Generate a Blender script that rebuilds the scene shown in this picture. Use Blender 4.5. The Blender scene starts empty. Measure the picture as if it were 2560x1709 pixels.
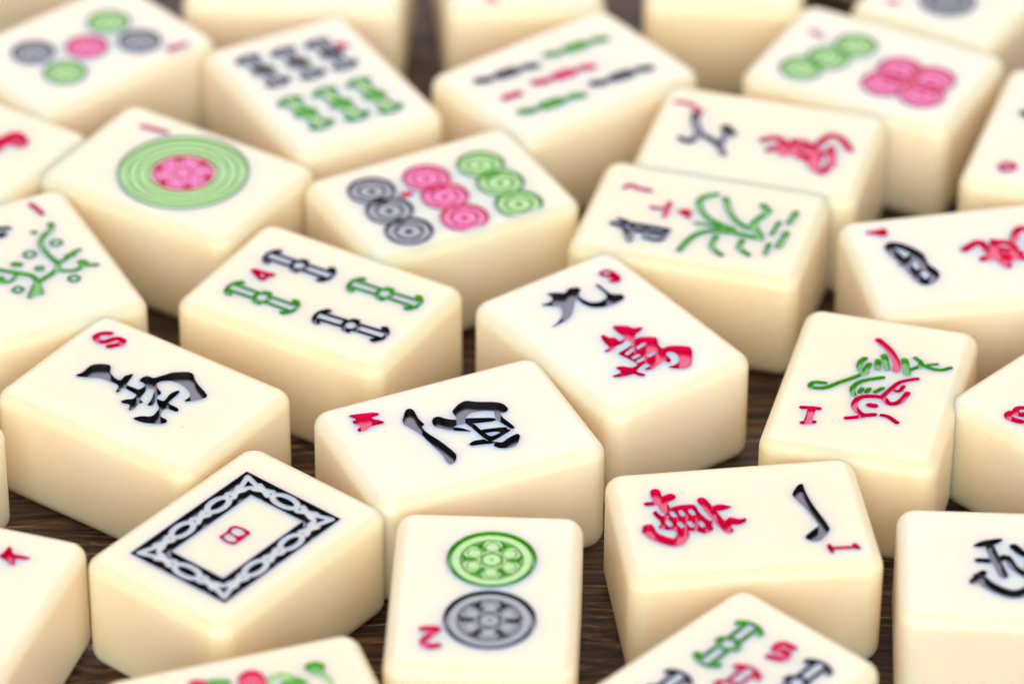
import bpy, math, random
from mathutils import Vector, Matrix, geometry

random.seed(7)
MM = 0.001
F_PX, CAM_Y, CAM_Z = 12239.6, -0.50000, 0.36428
RIGHT = (0.999983, 0.003321, 0.004691)
DOWN = (0.005747, -0.577828, -0.816138)
FWD = (0.0, 0.816151, -0.577838)
TW, TL, TH = 21.737, 30.0, 15.216
scene = bpy.context.scene

# ------------------------------------------------------------------ camera
cam_data = bpy.data.cameras.new("camera")
cam = bpy.data.objects.new("camera", cam_data)
scene.collection.objects.link(cam)
scene.camera = cam
cam.matrix_world = Matrix((
    (RIGHT[0], -DOWN[0], -FWD[0], 0.0),
    (RIGHT[1], -DOWN[1], -FWD[1], CAM_Y),
    (RIGHT[2], -DOWN[2], -FWD[2], CAM_Z),
    (0, 0, 0, 1)))
cam_data.sensor_width = 36.0
cam_data.lens = F_PX / 2560.0 * 36.0
cam_data.clip_start = 0.01
cam_data.clip_end = 50.0
cam_data.dof.use_dof = True
cam_data.dof.focus_distance = 0.5885
cam_data.dof.aperture_fstop = 13.0
cam_data.dof.aperture_blades = 0

# ------------------------------------------------------------------ light
world = bpy.data.worlds.new("World")
scene.world = world
world.use_nodes = True
bg = world.node_tree.nodes["Background"]
bg.inputs[0].default_value = (0.99, 0.965, 1.04, 1)
bg.inputs[1].default_value = 0.42

def area(name, loc, target, sx, sy, power, col=(1, 1, 1)):
    l = bpy.data.lights.new(name, 'AREA')
    l.shape = 'RECTANGLE'; l.size = sx; l.size_y = sy
    l.energy = power; l.color = col
    o = bpy.data.objects.new(name, l)
    scene.collection.objects.link(o)
    o.location = loc
    o.rotation_euler = (Vector(target) - Vector(loc)).to_track_quat('-Z', 'Y').to_euler()
    return o
# softbox behind and above the tiles: its reflection is the sheen on every level face
area("softbox_back", (0.0, 1.20, 0.93), (0, 0.03, 0), 0.95, 0.90, 9.8, (0.99, 0.91, 1.12))
# broad soft box on the camera's side
area("softbox_front", (0.0, -1.27, 0.62), (0, 0, 0), 1.8, 1.0, 19.0, (0.985, 0.97, 1.05))
# overhead box: carries the sheen over the rounded top edges
area("softbox_top", (0.0, 0.55, 1.25), (0, 0.03, 0), 1.3, 0.7, 0.6, (1.0, 0.98, 0.97))

scene.view_settings.view_transform = 'Standard'
scene.view_settings.look = 'None'
scene.view_settings.exposure = 0.22
scene.view_settings.gamma = 1.0
scene.render.engine = 'CYCLES'

# ------------------------------------------------------------------ materials
def new_mat(name):
    m = bpy.data.materials.new(name); m.use_nodes = True
    nt = m.node_tree
    return m, nt, nt.nodes["Principled BSDF"]

def link(nt, a, b): nt.links.new(a, b)

def tile_material():
    m, nt, p = new_mat("cream_melamine")
    tc = nt.nodes.new("ShaderNodeTexCoord")
    oi = nt.nodes.new("ShaderNodeObjectInfo")
    n1 = nt.nodes.new("ShaderNodeTexNoise"); n1.inputs["Scale"].default_value = 90; n1.inputs["Detail"].default_value = 3
    link(nt, tc.outputs["Object"], n1.inputs["Vector"])
    ramp = nt.nodes.new("ShaderNodeValToRGB")
    ramp.color_ramp.elements[0].position = .3; ramp.color_ramp.elements[0].color = (0.925, 0.775, 0.505, 1)
    ramp.color_ramp.elements[1].position = .7; ramp.color_ramp.elements[1].color = (0.94, 0.80, 0.545, 1)
    link(nt, n1.outputs["Fac"], ramp.inputs[0])
    hs = nt.nodes.new("ShaderNodeHueSaturation")       # each tile aged a little differently
    vr = nt.nodes.new("ShaderNodeMapRange"); vr.inputs[3].default_value = .88; vr.inputs[4].default_value = 1.12
    link(nt, oi.outputs["Random"], vr.inputs[0]); link(nt, vr.outputs[0], hs.inputs["Saturation"])
    link(nt, ramp.outputs[0], hs.inputs["Color"])
    # sparse tiny pits and dust specks
    vo = nt.nodes.new("ShaderNodeTexVoronoi"); vo.inputs["Scale"].default_value = 260
    link(nt, tc.outputs["Object"], vo.inputs["Vector"])
    sp = nt.nodes.new("ShaderNodeMath"); sp.operation = 'LESS_THAN'; sp.inputs[1].default_value = .045
    link(nt, vo.outputs["Distance"], sp.inputs[0])
    n4 = nt.nodes.new("ShaderNodeTexNoise"); n4.inputs["Scale"].default_value = 120
    link(nt, tc.outputs["Object"], n4.inputs["Vector"])
    gt = nt.nodes.new("ShaderNodeMath"); gt.operation = 'GREATER_THAN'; gt.inputs[1].default_value = .60
    link(nt, n4.outputs["Fac"], gt.inputs[0])
    mu = nt.nodes.new("ShaderNodeMath"); mu.operation = 'MULTIPLY'
    link(nt, sp.outputs[0], mu.inputs[0]); link(nt, gt.outputs[0], mu.inputs[1])
    mu2 = nt.nodes.new("ShaderNodeMath"); mu2.operation = 'MULTIPLY'; mu2.inputs[1].default_value = .55
    link(nt, mu.outputs[0], mu2.inputs[0])
    mx = nt.nodes.new("ShaderNodeMixRGB"); mx.inputs[2].default_value = (0.30, 0.20, 0.09, 1)
    link(nt, mu2.outputs[0], mx.inputs[0]); link(nt, hs.outputs[0], mx.inputs[1])
    link(nt, mx.outputs[0], p.inputs["Base Color"])
    p.inputs["Subsurface Weight"].default_value = 1.0
    p.inputs["Subsurface Radius"].default_value = (1.0, 0.50, 0.16)
    p.inputs["Subsurface Scale"].default_value = 0.006
    p.inputs["IOR"].default_value = 1.5
    # polished, with faint handling marks in the gloss
    n2 = nt.nodes.new("ShaderNodeTexNoise"); n2.inputs["Scale"].default_value = 700; n2.inputs["Detail"].default_value = 4
    link(nt, tc.outputs["Object"], n2.inputs["Vector"])
    mr = nt.nodes.new("ShaderNodeMapRange")
    mr.inputs[3].default_value = .33; mr.inputs[4].default_value = .45
    link(nt, n2.outputs["Fac"], mr.inputs[0]); link(nt, mr.outputs[0], p.inputs["Roughness"])
    b = nt.nodes.new("ShaderNodeBump"); b.inputs["Strength"].default_value = .05; b.inputs["Distance"].default_value = .0002
    n3 = nt.nodes.new("ShaderNodeTexNoise"); n3.inputs["Scale"].default_value = 260
    link(nt, tc.outputs["Object"], n3.inputs["Vector"])
    link(nt, n3.outputs["Fac"], b.inputs["Height"]); link(nt, b.outputs[0], p.inputs["Normal"])
    return m

def paint_material(name, col, dark, ior=1.36):
    m, nt, p = new_mat(name)
    tc = nt.nodes.new("ShaderNodeTexCoord")
    n1 = nt.nodes.new("ShaderNodeTexNoise"); n1.inputs["Scale"].default_value = 1400; n1.inputs["Detail"].default_value = 5
    link(nt, tc.outputs["Object"], n1.inputs["Vector"])
    ramp = nt.nodes.new("ShaderNodeValToRGB")
    ramp.color_ramp.elements[0].position = .35; ramp.color_ramp.elements[0].color = (*dark, 1)
    ramp.color_ramp.elements[1].position = .65; ramp.color_ramp.elements[1].color = (*col, 1)
    link(nt, n1.outputs["Fac"], ramp.inputs[0]); link(nt, ramp.outputs[0], p.inputs["Base Color"])
    p.inputs["Roughness"].default_value = .26
    p.inputs["IOR"].default_value = ior
    b = nt.nodes.new("ShaderNodeBump"); b.inputs["Strength"].default_value = .12; b.inputs["Distance"].default_value = .00002
    n2 = nt.nodes.new("ShaderNodeTexNoise"); n2.inputs["Scale"].default_value = 2200; n2.inputs["Detail"].default_value = 3
    link(nt, tc.outputs["Object"], n2.inputs["Vector"])
    link(nt, n2.outputs["Fac"], b.inputs["Height"]); link(nt, b.outputs[0], p.inputs["Normal"])
    return m

def wood_material():
    m, nt, p = new_mat("weathered_dark_wood")
    tc = nt.nodes.new("ShaderNodeTexCoord")
    mp = nt.nodes.new("ShaderNodeMapping"); mp.inputs["Scale"].default_value = (1, 9, 1)
    mp.inputs["Rotation"].default_value = (0, 0, math.radians(4))
    link(nt, tc.outputs["Object"], mp.inputs["Vector"])
    # gentle warping of the grain
    wn = nt.nodes.new("ShaderNodeTexNoise"); wn.inputs["Scale"].default_value = 14; wn.inputs["Detail"].default_value = 2
    link(nt, tc.outputs["Object"], wn.inputs["Vector"])
    mix = nt.nodes.new("ShaderNodeMixRGB"); mix.blend_type = 'ADD'; mix.inputs[0].default_value = .12
    link(nt, mp.outputs[0], mix.inputs[1]); link(nt, wn.outputs["Color"], mix.inputs[2])
    g = nt.nodes.new("ShaderNodeTexNoise"); g.inputs["Scale"].default_value = 150; g.inputs["Detail"].default_value = 8; g.inputs["Roughness"].default_value = .68
    link(nt, mix.outputs[0], g.inputs["Vector"])
    ramp = nt.nodes.new("ShaderNodeValToRGB"); cr = ramp.color_ramp
    cr.elements[0].position = .38; cr.elements[0].color = (0.016, 0.008, 0.004, 1)
    cr.elements[1].position = .68; cr.elements[1].color = (0.60, 0.36, 0.17, 1)
    e = cr.elements.new(.47); e.color = (0.058, 0.032, 0.016, 1)
    e = cr.elements.new(.58); e.color = (0.16, 0.09, 0.043, 1)
    link(nt, g.outputs["Fac"], ramp.inputs[0])
    # broad tone change between boards and greyish worn areas
    n2 = nt.nodes.new("ShaderNodeTexNoise"); n2.inputs["Scale"].default_value = 22; n2.inputs["Detail"].default_value = 3
    link(nt, tc.outputs["Object"], n2.inputs["Vector"])
    r2 = nt.nodes.new("ShaderNodeValToRGB")
    r2.color_ramp.elements[0].position = .45; r2.color_ramp.elements[0].color = (0, 0, 0, 1)
    r2.color_ramp.elements[1].position = .7; r2.color_ramp.elements[1].color = (.28, .28, .28, 1)
    link(nt, n2.outputs["Fac"], r2.inputs[0])
    mg = nt.nodes.new("ShaderNodeMixRGB"); mg.inputs[2].default_value = (0.11, 0.085, 0.072, 1)
    link(nt, r2.outputs[0], mg.inputs[0]); link(nt, ramp.outputs[0], mg.inputs[1])
    link(nt, mg.outputs[0], p.inputs["Base Color"])
    p.inputs["Roughness"].default_value = .48
    b = nt.nodes.new("ShaderNodeBump"); b.inputs["Strength"].default_value = 1.0; b.inputs["Distance"].default_value = .0006
    link(nt, g.outputs["Fac"], b.inputs["Height"]); link(nt, b.outputs[0], p.inputs["Normal"])
    return m

MAT_TILE = tile_material()
PAINT = {
    'k': paint_material("black_paint", (0.010, 0.011, 0.011), (0.004, 0.004, 0.004), 1.5),
    'r': paint_material("red_paint", (0.74, 0.0, 0.085), (0.68, 0.0, 0.05)),
    'g': paint_material("green_paint", (0.085, 0.47, 0.0), (0.05, 0.36, 0.0)),
}
# paler copies of the paints: sheen on shallow dot faces put into the colour
SHEEN_PAINT = {
    'k': paint_material("sheen_grey_paint", (0.24, 0.28, 0.27), (0.18, 0.21, 0.20), 1.5),
    'r': paint_material("sheen_pink_paint", (0.72, 0.08, 0.33), (0.64, 0.04, 0.25), 1.5),
    'g': paint_material("sheen_green_paint", (0.36, 0.66, 0.16), (0.30, 0.60, 0.11), 1.5),
}
MAT_WOOD = wood_material()

# ------------------------------------------------------------------ table top
def table():
    """wide boards meeting in narrow dark joints, one mesh"""
    import bmesh
    bm = bmesh.new()
    edges = [-0.75, -0.27, -0.078, 0.118, 0.31, 0.8]
    gap = 0.0007
    for a, b in zip(edges[:-1], edges[1:]):
        z = -0.00002
        y0, y1 = a + gap / 2, b - gap / 2
        prof = [(y0, -0.012), (y0, z - .0005), (y0 + .0005, z), (y1 - .0005, z), (y1, z - .0005), (y1, -0.012)]
        vs = [[bm.verts.new((x, y, zz)) for (y, zz) in prof] for x in (-0.9, 0.9)]
        for i in range(5):
            bm.faces.new((vs[0][i], vs[1][i], vs[1][i + 1], vs[0][i + 1]))
    v = [bm.verts.new(c) for c in ((-.9, -.75, -.012), (.9, -.75, -.012), (.9, .8, -.012), (-.9, .8, -.012))]
    bm.faces.new(v)
    me = bpy.data.meshes.new("table"); bm.to_mesh(me); bm.free()
    me.materials.append(MAT_WOOD)
    o = bpy.data.objects.new("table", me); scene.collection.objects.link(o)
    o['kind'] = 'structure'
    return o
table()

# ------------------------------------------------------------------ tile geometry (all in mm, tile-local)
TW += .2; TL += .2
RC, RT, RB = 2.35, 1.7, 2.2           # plan corner radius, top edge radius, bottom edge radius
NS = 7

def outline(inset):
    """rounded rectangle, clockwise list of (x, y, nx, ny)"""
    out = []
    hx, hy = TW / 2 - RC, TL / 2 - RC
    rad = max(RC - inset, .05)
    for (sx, sy, a0) in ((1, 1, 0), (-1, 1, 90), (-1, -1, 180), (1, -1, 270)):
        for i in range(NS + 1):
            a = math.radians(a0 + 90 * i / NS)
            out.append((sx * hx + rad * math.cos(a), sy * hy + rad * math.sin(a), math.cos(a), math.sin(a)))
    return out

def catmull(pts, closed, n=3):
    if len(pts) < 3: return pts
    P = pts; N = len(P); out = []
    rng = range(N) if closed else range(N - 1)
    for i in rng:
        p1, p2 = P[i], P[(i + 1) % N]
        p0 = P[(i - 1) % N] if closed or i > 0 else p1
        p3 = P[(i + 2) % N] if closed or i < N - 2 else p2
        for k in range(n):
            t = k / n
            out.append(tuple(.5 * (2 * p1[c] + (p2[c] - p0[c]) * t + (2 * p0[c] - 5 * p1[c] + 4 * p2[c] - p3[c]) * t * t
                       + (3 * p1[c] - p0[c] - 3 * p2[c] + p3[c]) * t ** 3) for c in (0, 1)))
    if not closed: out.append(P[-1])
    return out

def capsule(a, b, r, n=4):
    dx, dy = b[0] - a[0], b[1] - a[1]
    an = math.atan2(dy, dx)
    out = []
    for i in range(n + 1):
        t = an + math.pi / 2 + math.pi * i / n
        out.append((a[0] + r * math.cos(t), a[1] + r * math.sin(t)))
    for i in range(n + 1):
        t = an - math.pi / 2 + math.pi * i / n
        out.append((b[0] + r * math.cos(t), b[1] + r * math.sin(t)))
    return out

def stroke(pts, w, closed=False, smooth=True):
    """polygons covering a stroke: one ribbon polygon plus round ends"""
    if smooth: pts = catmull(pts, closed)
    if len(pts) == 2: return [capsule(pts[0], pts[1], w / 2)]
    if closed: pts = pts + [pts[0]]
    res = []
    for i in range(len(pts) - 1):
        res.append(capsule(pts[i], pts[i + 1], w / 2, 2 if 0 < i < len(pts) - 2 else 4))
    return res

def circle(c, r, n=28):
    return [(c[0] + r * math.cos(2 * math.pi * i / n), c[1] + r * math.sin(2 * math.pi * i / n)) for i in range(n)]

def ringp(c, r, w, n=28):
    """annulus as a polygon plus hole"""
    return circle(c, r + w / 2, n), circle(c, r - w / 2, n)

def chaikin(p):
    out = []
    n = len(p)
    for i in range(n):
        a, b = p[i], p[(i + 1) % n]
        out.append((a[0] * .8 + b[0] * .2, a[1] * .8 + b[1] * .2))
        out.append((a[0] * .2 + b[0] * .8, a[1] * .2 + b[1] * .8))
    return out

# a shape = (polygon, hole polygon or None, depth, group index); depth 0 with group None = uncut island
def build_shapes(marks):
    shapes, groups = [], []
    def grp(name, col, uid=0):
        key = (name, col, uid)
        if key not in groups: groups.append(key)
        return groups.index(key)
    uid = 0
    cuts = []
    for (name, col, op, flat, ex) in marks:
        pts = [(flat[i], flat[i + 1]) for i in range(0, len(flat), 2)]
        if op == 'P':
            shapes.append((chaikin(pts), None, ex['d'], grp(name, col)))
        elif op == 'L':
            for c in stroke(pts, ex['w'], bool(ex['closed']), bool(ex['sm'])):
                shapes.append((c, None, ex['d'], grp(name, col)))
        elif op == 'H':
            for c in stroke(pts, ex['w']): cuts.append((c, None, 0, None))
        elif op == 'HP':
            cuts.append((chaikin(pts), None, 0, None))
        elif op == 'D':
            uid += 1
            c, R, kind = pts[0], ex['R'], ex['kind']
            gi = grp('dot' if name == 'dot' else name, col, uid if name == 'dot' else 0)
            if kind == 'o':
                o, h = ringp(c, R * .8, .48, 18); shapes.append((o, h, .38, gi))
            elif kind == 'ring':
                o, h = ringp(c, R - .27, .6, 26); shapes.append((o, h, .55, gi))
                shapes.append((circle(c, R - .1, 26), None, .14, gi))
                o, h = ringp(c, R * .55, .5, 22); shapes.append((o, h, .45, gi))
                shapes.append((circle(c, R * .17, 10), None, .5, gi))
            elif kind == 'flower':
                shapes.append((circle(c, R - .05, 48), None, .16, gi))
                o, h = ringp(c, R - .3, .62, 48); shapes.append((o, h, .6, gi))
                o, h = ringp(c, R * .69, .24, 40); shapes.append((o, h, .5, gi))
                o, h = ringp(c, R * .23, .3, 20); shapes.append((o, h, .5, gi))
                shapes.append((circle(c, .18, 8), None, .4, gi))
                for i in range(6):
                    a = math.pi / 6 + i * math.pi / 3
                    q = (c[0] + R * .45 * math.cos(a), c[1] + R * .45 * math.sin(a))
                    o, h = ringp(q, R * .16, .16, 14); shapes.append((o, h, .35, gi))
                    a += math.pi / 6
                    def pol(r, t): return (c[0] + r * math.cos(t), c[1] + r * math.sin(t))
                    shapes.append(([pol(R * .68, a - .30), pol(R * .68, a + .30), pol(R * .56, a + .13), pol(R * .30, a + .08), pol(R * .30, a - .08), pol(R * .56, a - .13)], None, .55, gi))
            elif kind == 'big':
                shapes.append((circle(c, R, 60), None, .15, gi))
                for rr, w in ((R - .3, .5), (R * .84, .36), (R * .68, .36), (R * .55, .36)):
                    o, h = ringp(c, rr, w, 56); shapes.append((o, h, .5, gi))
                for i in range(40):
                    a = 2 * math.pi * i / 40
                    shapes.append((capsule((c[0] + R * .73 * math.cos(a), c[1] + R * .73 * math.sin(a)), (c[0] + R * .79 * math.cos(a), c[1] + R * .79 * math.sin(a)), .11, 2), None, .35, gi))
                gr = grp('dot_centre', 'r')
                shapes.append((circle(c, R * .49, 40), None, .17, gr))
                o, h = ringp(c, R * .455, .35, 40); shapes.append((o, h, .5, gr))
                o, h = ringp(c, R * .13, .3, 18); shapes.append((o, h, .45, gr))
                for i in range(6):
                    a = i * math.pi / 3 + .25
                    q = (c[0] + R * .28 * math.cos(a), c[1] + R * .28 * math.sin(a))
                    o, h = ringp(q, R * .1, .2, 14); shapes.append((o, h, .4, gr))
                    a += math.pi / 6
                    shapes.append((circle((c[0] + R * .39 * math.cos(a), c[1] + R * .39 * math.sin(a)), R * .075, 10), None, .8, gr))
        elif op == 'S':
            uid += 1
            gi = grp('bamboo', col, uid)
            a, b = Vector(pts[0]), Vector(pts[1])
            u = (b - a).normalized(); v = Vector((-u.y, u.x)); hw = ex['hw']
            cen = (a + b) / 2; hl = (b - a).length / 2
            def T(s, t): return tuple(cen + u * s + v * t)
            rail, rr = hw * .46, hw * .72
            d = .55
            if ex['kind'] == 3:
                # slim jointed stick: swollen middle, two wavy ends
                for q, w in (([T(-hl - .2, .25), T(-hl * .72, -.12)], 1.45), ([T(-hl * .24, -.05), T(hl * .24, .05)], 2.1), ([T(hl * .72, .12), T(hl + .2, -.25)], 1.45), ([T(-hl * .8, 0), T(hl * .8, 0)], .75)):
                    for c in stroke(q, w): shapes.append((c, None, .6, gi))
                continue
            if ex['kind'] == 2:
                shapes.append((circle(tuple(cen), hw * .62, 14), None, .6, gi))
            for s in (-1, 1):
                for c in stroke([T(s * (hl + .05), -hw * .92), T(s * (hl + .48), -hw * .5), T(s * (hl + .58), 0), T(s * (hl + .48), hw * .5), T(s * (hl + .05), hw * .92)], .55):
                    shapes.append((c, None, d, gi))
                for t in (-1, 1):
                    shapes.append((chaikin([T(s * (hl - 1.0), t * hw * 1.02), T(s * (hl - .2), t * hw * 1.32), T(s * (hl + .5), t * hw * .9), T(s * (hl + .4), t * hw * .5), T(s * (hl - .25), t * hw * .5)]), None, d, gi))
                    shapes.append((capsule(T(s * (hl + .2), t * rail), T(s * rr * .9, t * rail), .28, 3), None, d, gi))
            o, h = ringp(cen, rr * .9, .62, 18); shapes.append((o, h, d, gi))
            for t in (-1, 1):
                shapes.append((capsule(T(-hw * .25, t * hw * .78), T(hw * .25, t * hw * .85), .34, 3), None, d, gi))
            # shallow painted field between the rails
            if ex['kind'] == 2:
                shapes.append(([T(-hl, -rail), T(hl, -rail), T(hl, rail), T(-hl, rail)], None, .12, gi))
        elif op == 'F':
            gi = grp('frame', 'k')
            O, I = pts[:4], pts[4:]
            O = [Vector(q) for q in O]; I = [Vector(q) for q in I]
            O = square_up(O); I = square_up(I)
            shapes.append(([tuple(q) for q in O], [tuple(q) for q in I], .55, gi))
            Cn = [(O[i] * .5 + I[i] * .5) for i in range(4)]
            bw = (O[0] - O[1]).length - (I[0] - I[1]).length
            bw = bw / 2
            for i in range(4):
                A, B = Cn[i], Cn[(i + 1) % 4]
                L = (B - A).length; u = (B - A) / L; v = Vector((-u.y, u.x))
                n = 2 if L > 15 else 1
                # leave the corners for the corner links
                s0 = bw * .72; seg = (L - 2 * s0) / n
                for j in range(n):
                    m = A + u * (s0 + seg * (j + .5))
                    ru, rv = seg * .27, bw * .28
                    ring = [tuple(m + u * ru * math.cos(t) + v * rv * math.sin(t)) for t in [k * math.pi / 8 for k in range(16)]]
                    for c in stroke(ring, bw * .23, True, False): cuts.append((c, None, 0, None))
                for j in range(n + 1):
                    m = A + u * (s0 + seg * j)
                    q = seg * .16
                    for t in (-1, 1):
                        cuts.append((capsule(tuple(m - u * q - v * t * bw * .16), tuple(m + u * q + v * t * bw * .15), bw * .115, 3), None, 0, None))
                # corner link, a small triangle that points outwards
                dvec = (O[i] - I[i]).normalized()
                pv = (Cn[i - 1] - Cn[i]).normalized()
                tri = [tuple(O[i] - dvec * bw * .32), tuple(Cn[i] + u * bw * .55 - v * bw * .02), tuple(Cn[i] - dvec * bw * .28), tuple(Cn[i] + pv * bw * .55)]
                for c in stroke(tri, bw * .21, True, False): cuts.append((c, None, 0, None))
    return shapes, cuts, groups

def square_up(Q):
    """nearest axis-aligned rectangle, keeping the corner order"""
    xs = sorted(q.x for q in Q); ys = sorted(q.y for q in Q)
    x0, x1 = (xs[0] + xs[1]) / 2, (xs[2] + xs[3]) / 2
    y0, y1 = (ys[0] + ys[1]) / 2, (ys[2] + ys[3]) / 2
    cx, cy = (x0 + x1) / 2, (y0 + y1) / 2
    return [Vector((x1 if q.x > cx else x0, y1 if q.y > cy else y0)) for q in Q]

def inside(p, poly):
    x, y = p; w = False; j = len(poly) - 1
    for i in range(len(poly)):
        xi, yi = poly[i]; xj, yj = poly[j]
        if (yi > y) != (yj > y) and x < (xj - xi) * (y - yi) / (yj - yi) + xi: w = not w
        j = i
    return w

def make_tile_meshes(marks):
    """returns the closed body mesh and a list of (group key, painted recess mesh)"""
    shapes, cuts, groups = build_shapes(marks)
    verts, vid, faces, fnorm = [], {}, [], []
    def V(x, y, z):
        k = (round(x, 4), round(y, 4), round(z, 4))
        if k not in vid: vid[k] = len(verts); verts.append((x * MM, y * MM, z * MM))
        return vid[k]
    # --- side profile: (z, inset, normal horizontal part, normal z)
    prof = []
    for i in range(6):
        a = math.radians(-90 + 90 * i / 5)
        prof.append((RB + RB * math.sin(a), RB - RB * math.cos(a), math.cos(a), math.sin(a)))
    for i in range(7):
        a = math.radians(90 * i / 6)
        prof.append((TH - RT + RT * math.sin(a), RT - RT * math.cos(a), math.cos(a), math.sin(a)))
    rings = []
    for (z, ins, nh, nz) in prof:
        rings.append([(x, y, z, nx * nh, ny * nh, nz) for (x, y, nx, ny) in outline(ins)])
    n = len(rings[0])
    for a, b in zip(rings[:-1], rings[1:]):
        for i in range(n):
            q = (a[i], a[(i + 1) % n], b[(i + 1) % n], b[i])
            faces.append([V(*t[:3]) for t in q]); fnorm.append([t[3:] for t in q])
    faces.append([V(*t[:3]) for t in reversed(rings[0])]); fnorm.append([(0, 0, -1)] * n)
    top = [(t[0], t[1]) for t in rings[-1]]
    if not shapes:
        faces.append([V(x, y, TH) for x, y in top]); fnorm.append([(0, 0, 1)] * n)
        return mesh_from(verts, faces, fnorm, MAT_TILE), []
    # --- clip shapes that leave the flat top
    hx, hy = TW / 2 - RT - .12, TL / 2 - RT - .12
    def clampp(P): return [(min(max(x, -hx), hx), min(max(y, -hy), hy)) for x, y in P]
    allsh = [(clampp(p), clampp(h) if h else None, d, g) for p, h, d, g in shapes + cuts]
    co = [Vector(p) for p in top]; ed = [(i, (i + 1) % n) for i in range(n)]
    for p, h, d, g in allsh:
        for poly in (p, h):
            if not poly: continue
            s = len(co)
            for q in poly: co.append(Vector(q))
            m = len(poly)
            ed += [(s + i, s + (i + 1) % m) for i in range(m)]
    cv, ce, cf, _, _, _ = geometry.delaunay_2d_cdt(co, ed, [list(range(n))], 1, 1e-4)
    info = []
    boxes = []
    for p, h, d, g in allsh:
        xs = [q[0] for q in p]; ys = [q[1] for q in p]
        boxes.append((min(xs), max(xs), min(ys), max(ys)))
    for f in cf:
        cx = sum(cv[i].x for i in f) / len(f); cy = sum(cv[i].y for i in f) / len(f)
        dep, gr, cut = 0, None, False
        for (p, h, d, g), bx in zip(allsh, boxes):
            if not (bx[0] <= cx <= bx[1] and bx[2] <= cy <= bx[3]): continue
            if g is not None and d <= dep: continue
            if inside((cx, cy), p) and not (h and inside((cx, cy), h)):
                if g is None: cut = True
                else: dep, gr = d, g
        if cut: dep, gr = 0, None
        info.append((dep, gr))
    # orient counter-clockwise
    tris = []
    for f in cf:
        ar = sum(cv[f[i]].x * cv[f[(i + 1) % len(f)]].y - cv[f[(i + 1) % len(f)]].x * cv[f[i]].y for i in range(len(f)))
        tris.append(list(f) if ar > 0 else list(reversed(f)))
    edge = {}
    for ti, f in enumerate(tris):
        for i in range(len(f)): edge[(f[i], f[(i + 1) % len(f)])] = ti
    for ti, f in enumerate(tris):
        z = TH - info[ti][0]
        faces.append([V(cv[i].x, cv[i].y, z) for i in f]); fnorm.append([(0, 0, 1)] * len(f))
        for i in range(len(f)):
            a, b = f[i], f[(i + 1) % len(f)]
            o = edge.get((b, a))
            if o is None: continue
            zo = TH - info[o][0]
            if zo > z + 1e-6:
                A, B = cv[a], cv[b]
                nx, ny = -(B.y - A.y), (B.x - A.x); l = math.hypot(nx, ny) or 1
                faces.append([V(B.x, B.y, z), V(A.x, A.y, z), V(A.x, A.y, zo), V(B.x, B.y, zo)][::1])
                fnorm.append([(nx / l, ny / l, 0)] * 4)
    body = mesh_from(verts, faces, fnorm, MAT_TILE)
    # --- painted linings
    res = []
    EPS = .025
    for gi, key in enumerate(groups):
        mine = [ti for ti in range(len(tris)) if info[ti][1] == gi]
        if not mine: continue
        push = {}
        for ti in mine:
            f = tris[ti]
            for i in range(len(f)):
                a, b = f[i], f[(i + 1) % len(f)]
                o = edge.get((b, a))
                if o is not None and info[o][0] < info[ti][0] - 1e-6:
                    A, B = cv[a], cv[b]
                    v = Vector((-(B.y - A.y), B.x - A.x)); v = v.normalized() if v.length > 0 else v
                    for k in (a, b): push.setdefault((k, info[ti][0]), []).append(v)
        def off(k, d):
            P = cv[k]
            if (k, d) in push:
                s = Vector((0, 0))
                for v in push[(k, d)]: s += v
                if s.length > 1e-6: s.normalize()
                return (P.x + s.x * EPS, P.y + s.y * EPS)
            return (P.x, P.y)
        vs, vi, fs, fn = [], {}, [], []
        def W(x, y, z):
            kk = (round(x, 4), round(y, 4), round(z, 4))
            if kk not in vi: vi[kk] = len(vs); vs.append((x * MM, y * MM, z * MM))
            return vi[kk]
        for ti in mine:
            f = tris[ti]; d = info[ti][0]; z = TH - d + EPS
            fs.append([W(*off(k, d), z) for k in f]); fn.append([(0, 0, 1)] * len(f))
            for i in range(len(f)):
                a, b = f[i], f[(i + 1) % len(f)]
                o = edge.get((b, a))
                if o is None: continue
                do = info[o][0]
                if do < d - 1e-6:
                    zo = TH - do + (EPS if info[o][1] is not None else -.01)
                    pa, pb = off(a, d), off(b, d)
                    A, B = cv[a], cv[b]
                    nx, ny = -(B.y - A.y), (B.x - A.x); l = math.hypot(nx, ny) or 1
                    fs.append([W(*pb, z), W(*pa, z), W(*pa, zo), W(*pb, zo)]); fn.append([(nx / l, ny / l, 0)] * 4)
        fs2, fn2 = [], []
        for q, w in zip(fs, fn):
            if len(set(q)) == len(q): fs2.append(q); fn2.append(w)
        me = mesh_from(vs, fs2, fn2, PAINT[key[1]])
        me.materials.append(SHEEN_PAINT[key[1]])
        for pl in me.polygons:
            if all(abs(me.vertices[v].co.z - (TH + EPS) * MM) < .22 * MM for v in pl.vertices) and abs(pl.normal.z) > .5: pl.material_index = 1
        res.append((key, me))
    return body, res

def mesh_from(verts, faces, fnorm, mat):
    F, N = [], []
    seen = set()
    for f, w in zip(faces, fnorm):
        if len(set(f)) != len(f): continue
        k = tuple(sorted(f))
        if k in seen: continue
        seen.add(k); F.append(f); N += list(w)
    me = bpy.data.meshes.new("mesh")
    me.from_pydata(verts, [], F)
    me.polygons.foreach_set("use_smooth", [True] * len(F))
    me.update()
    if len(me.loops) == len(N): me.normals_split_custom_set(N)
    me.materials.append(mat)
    return me

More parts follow.
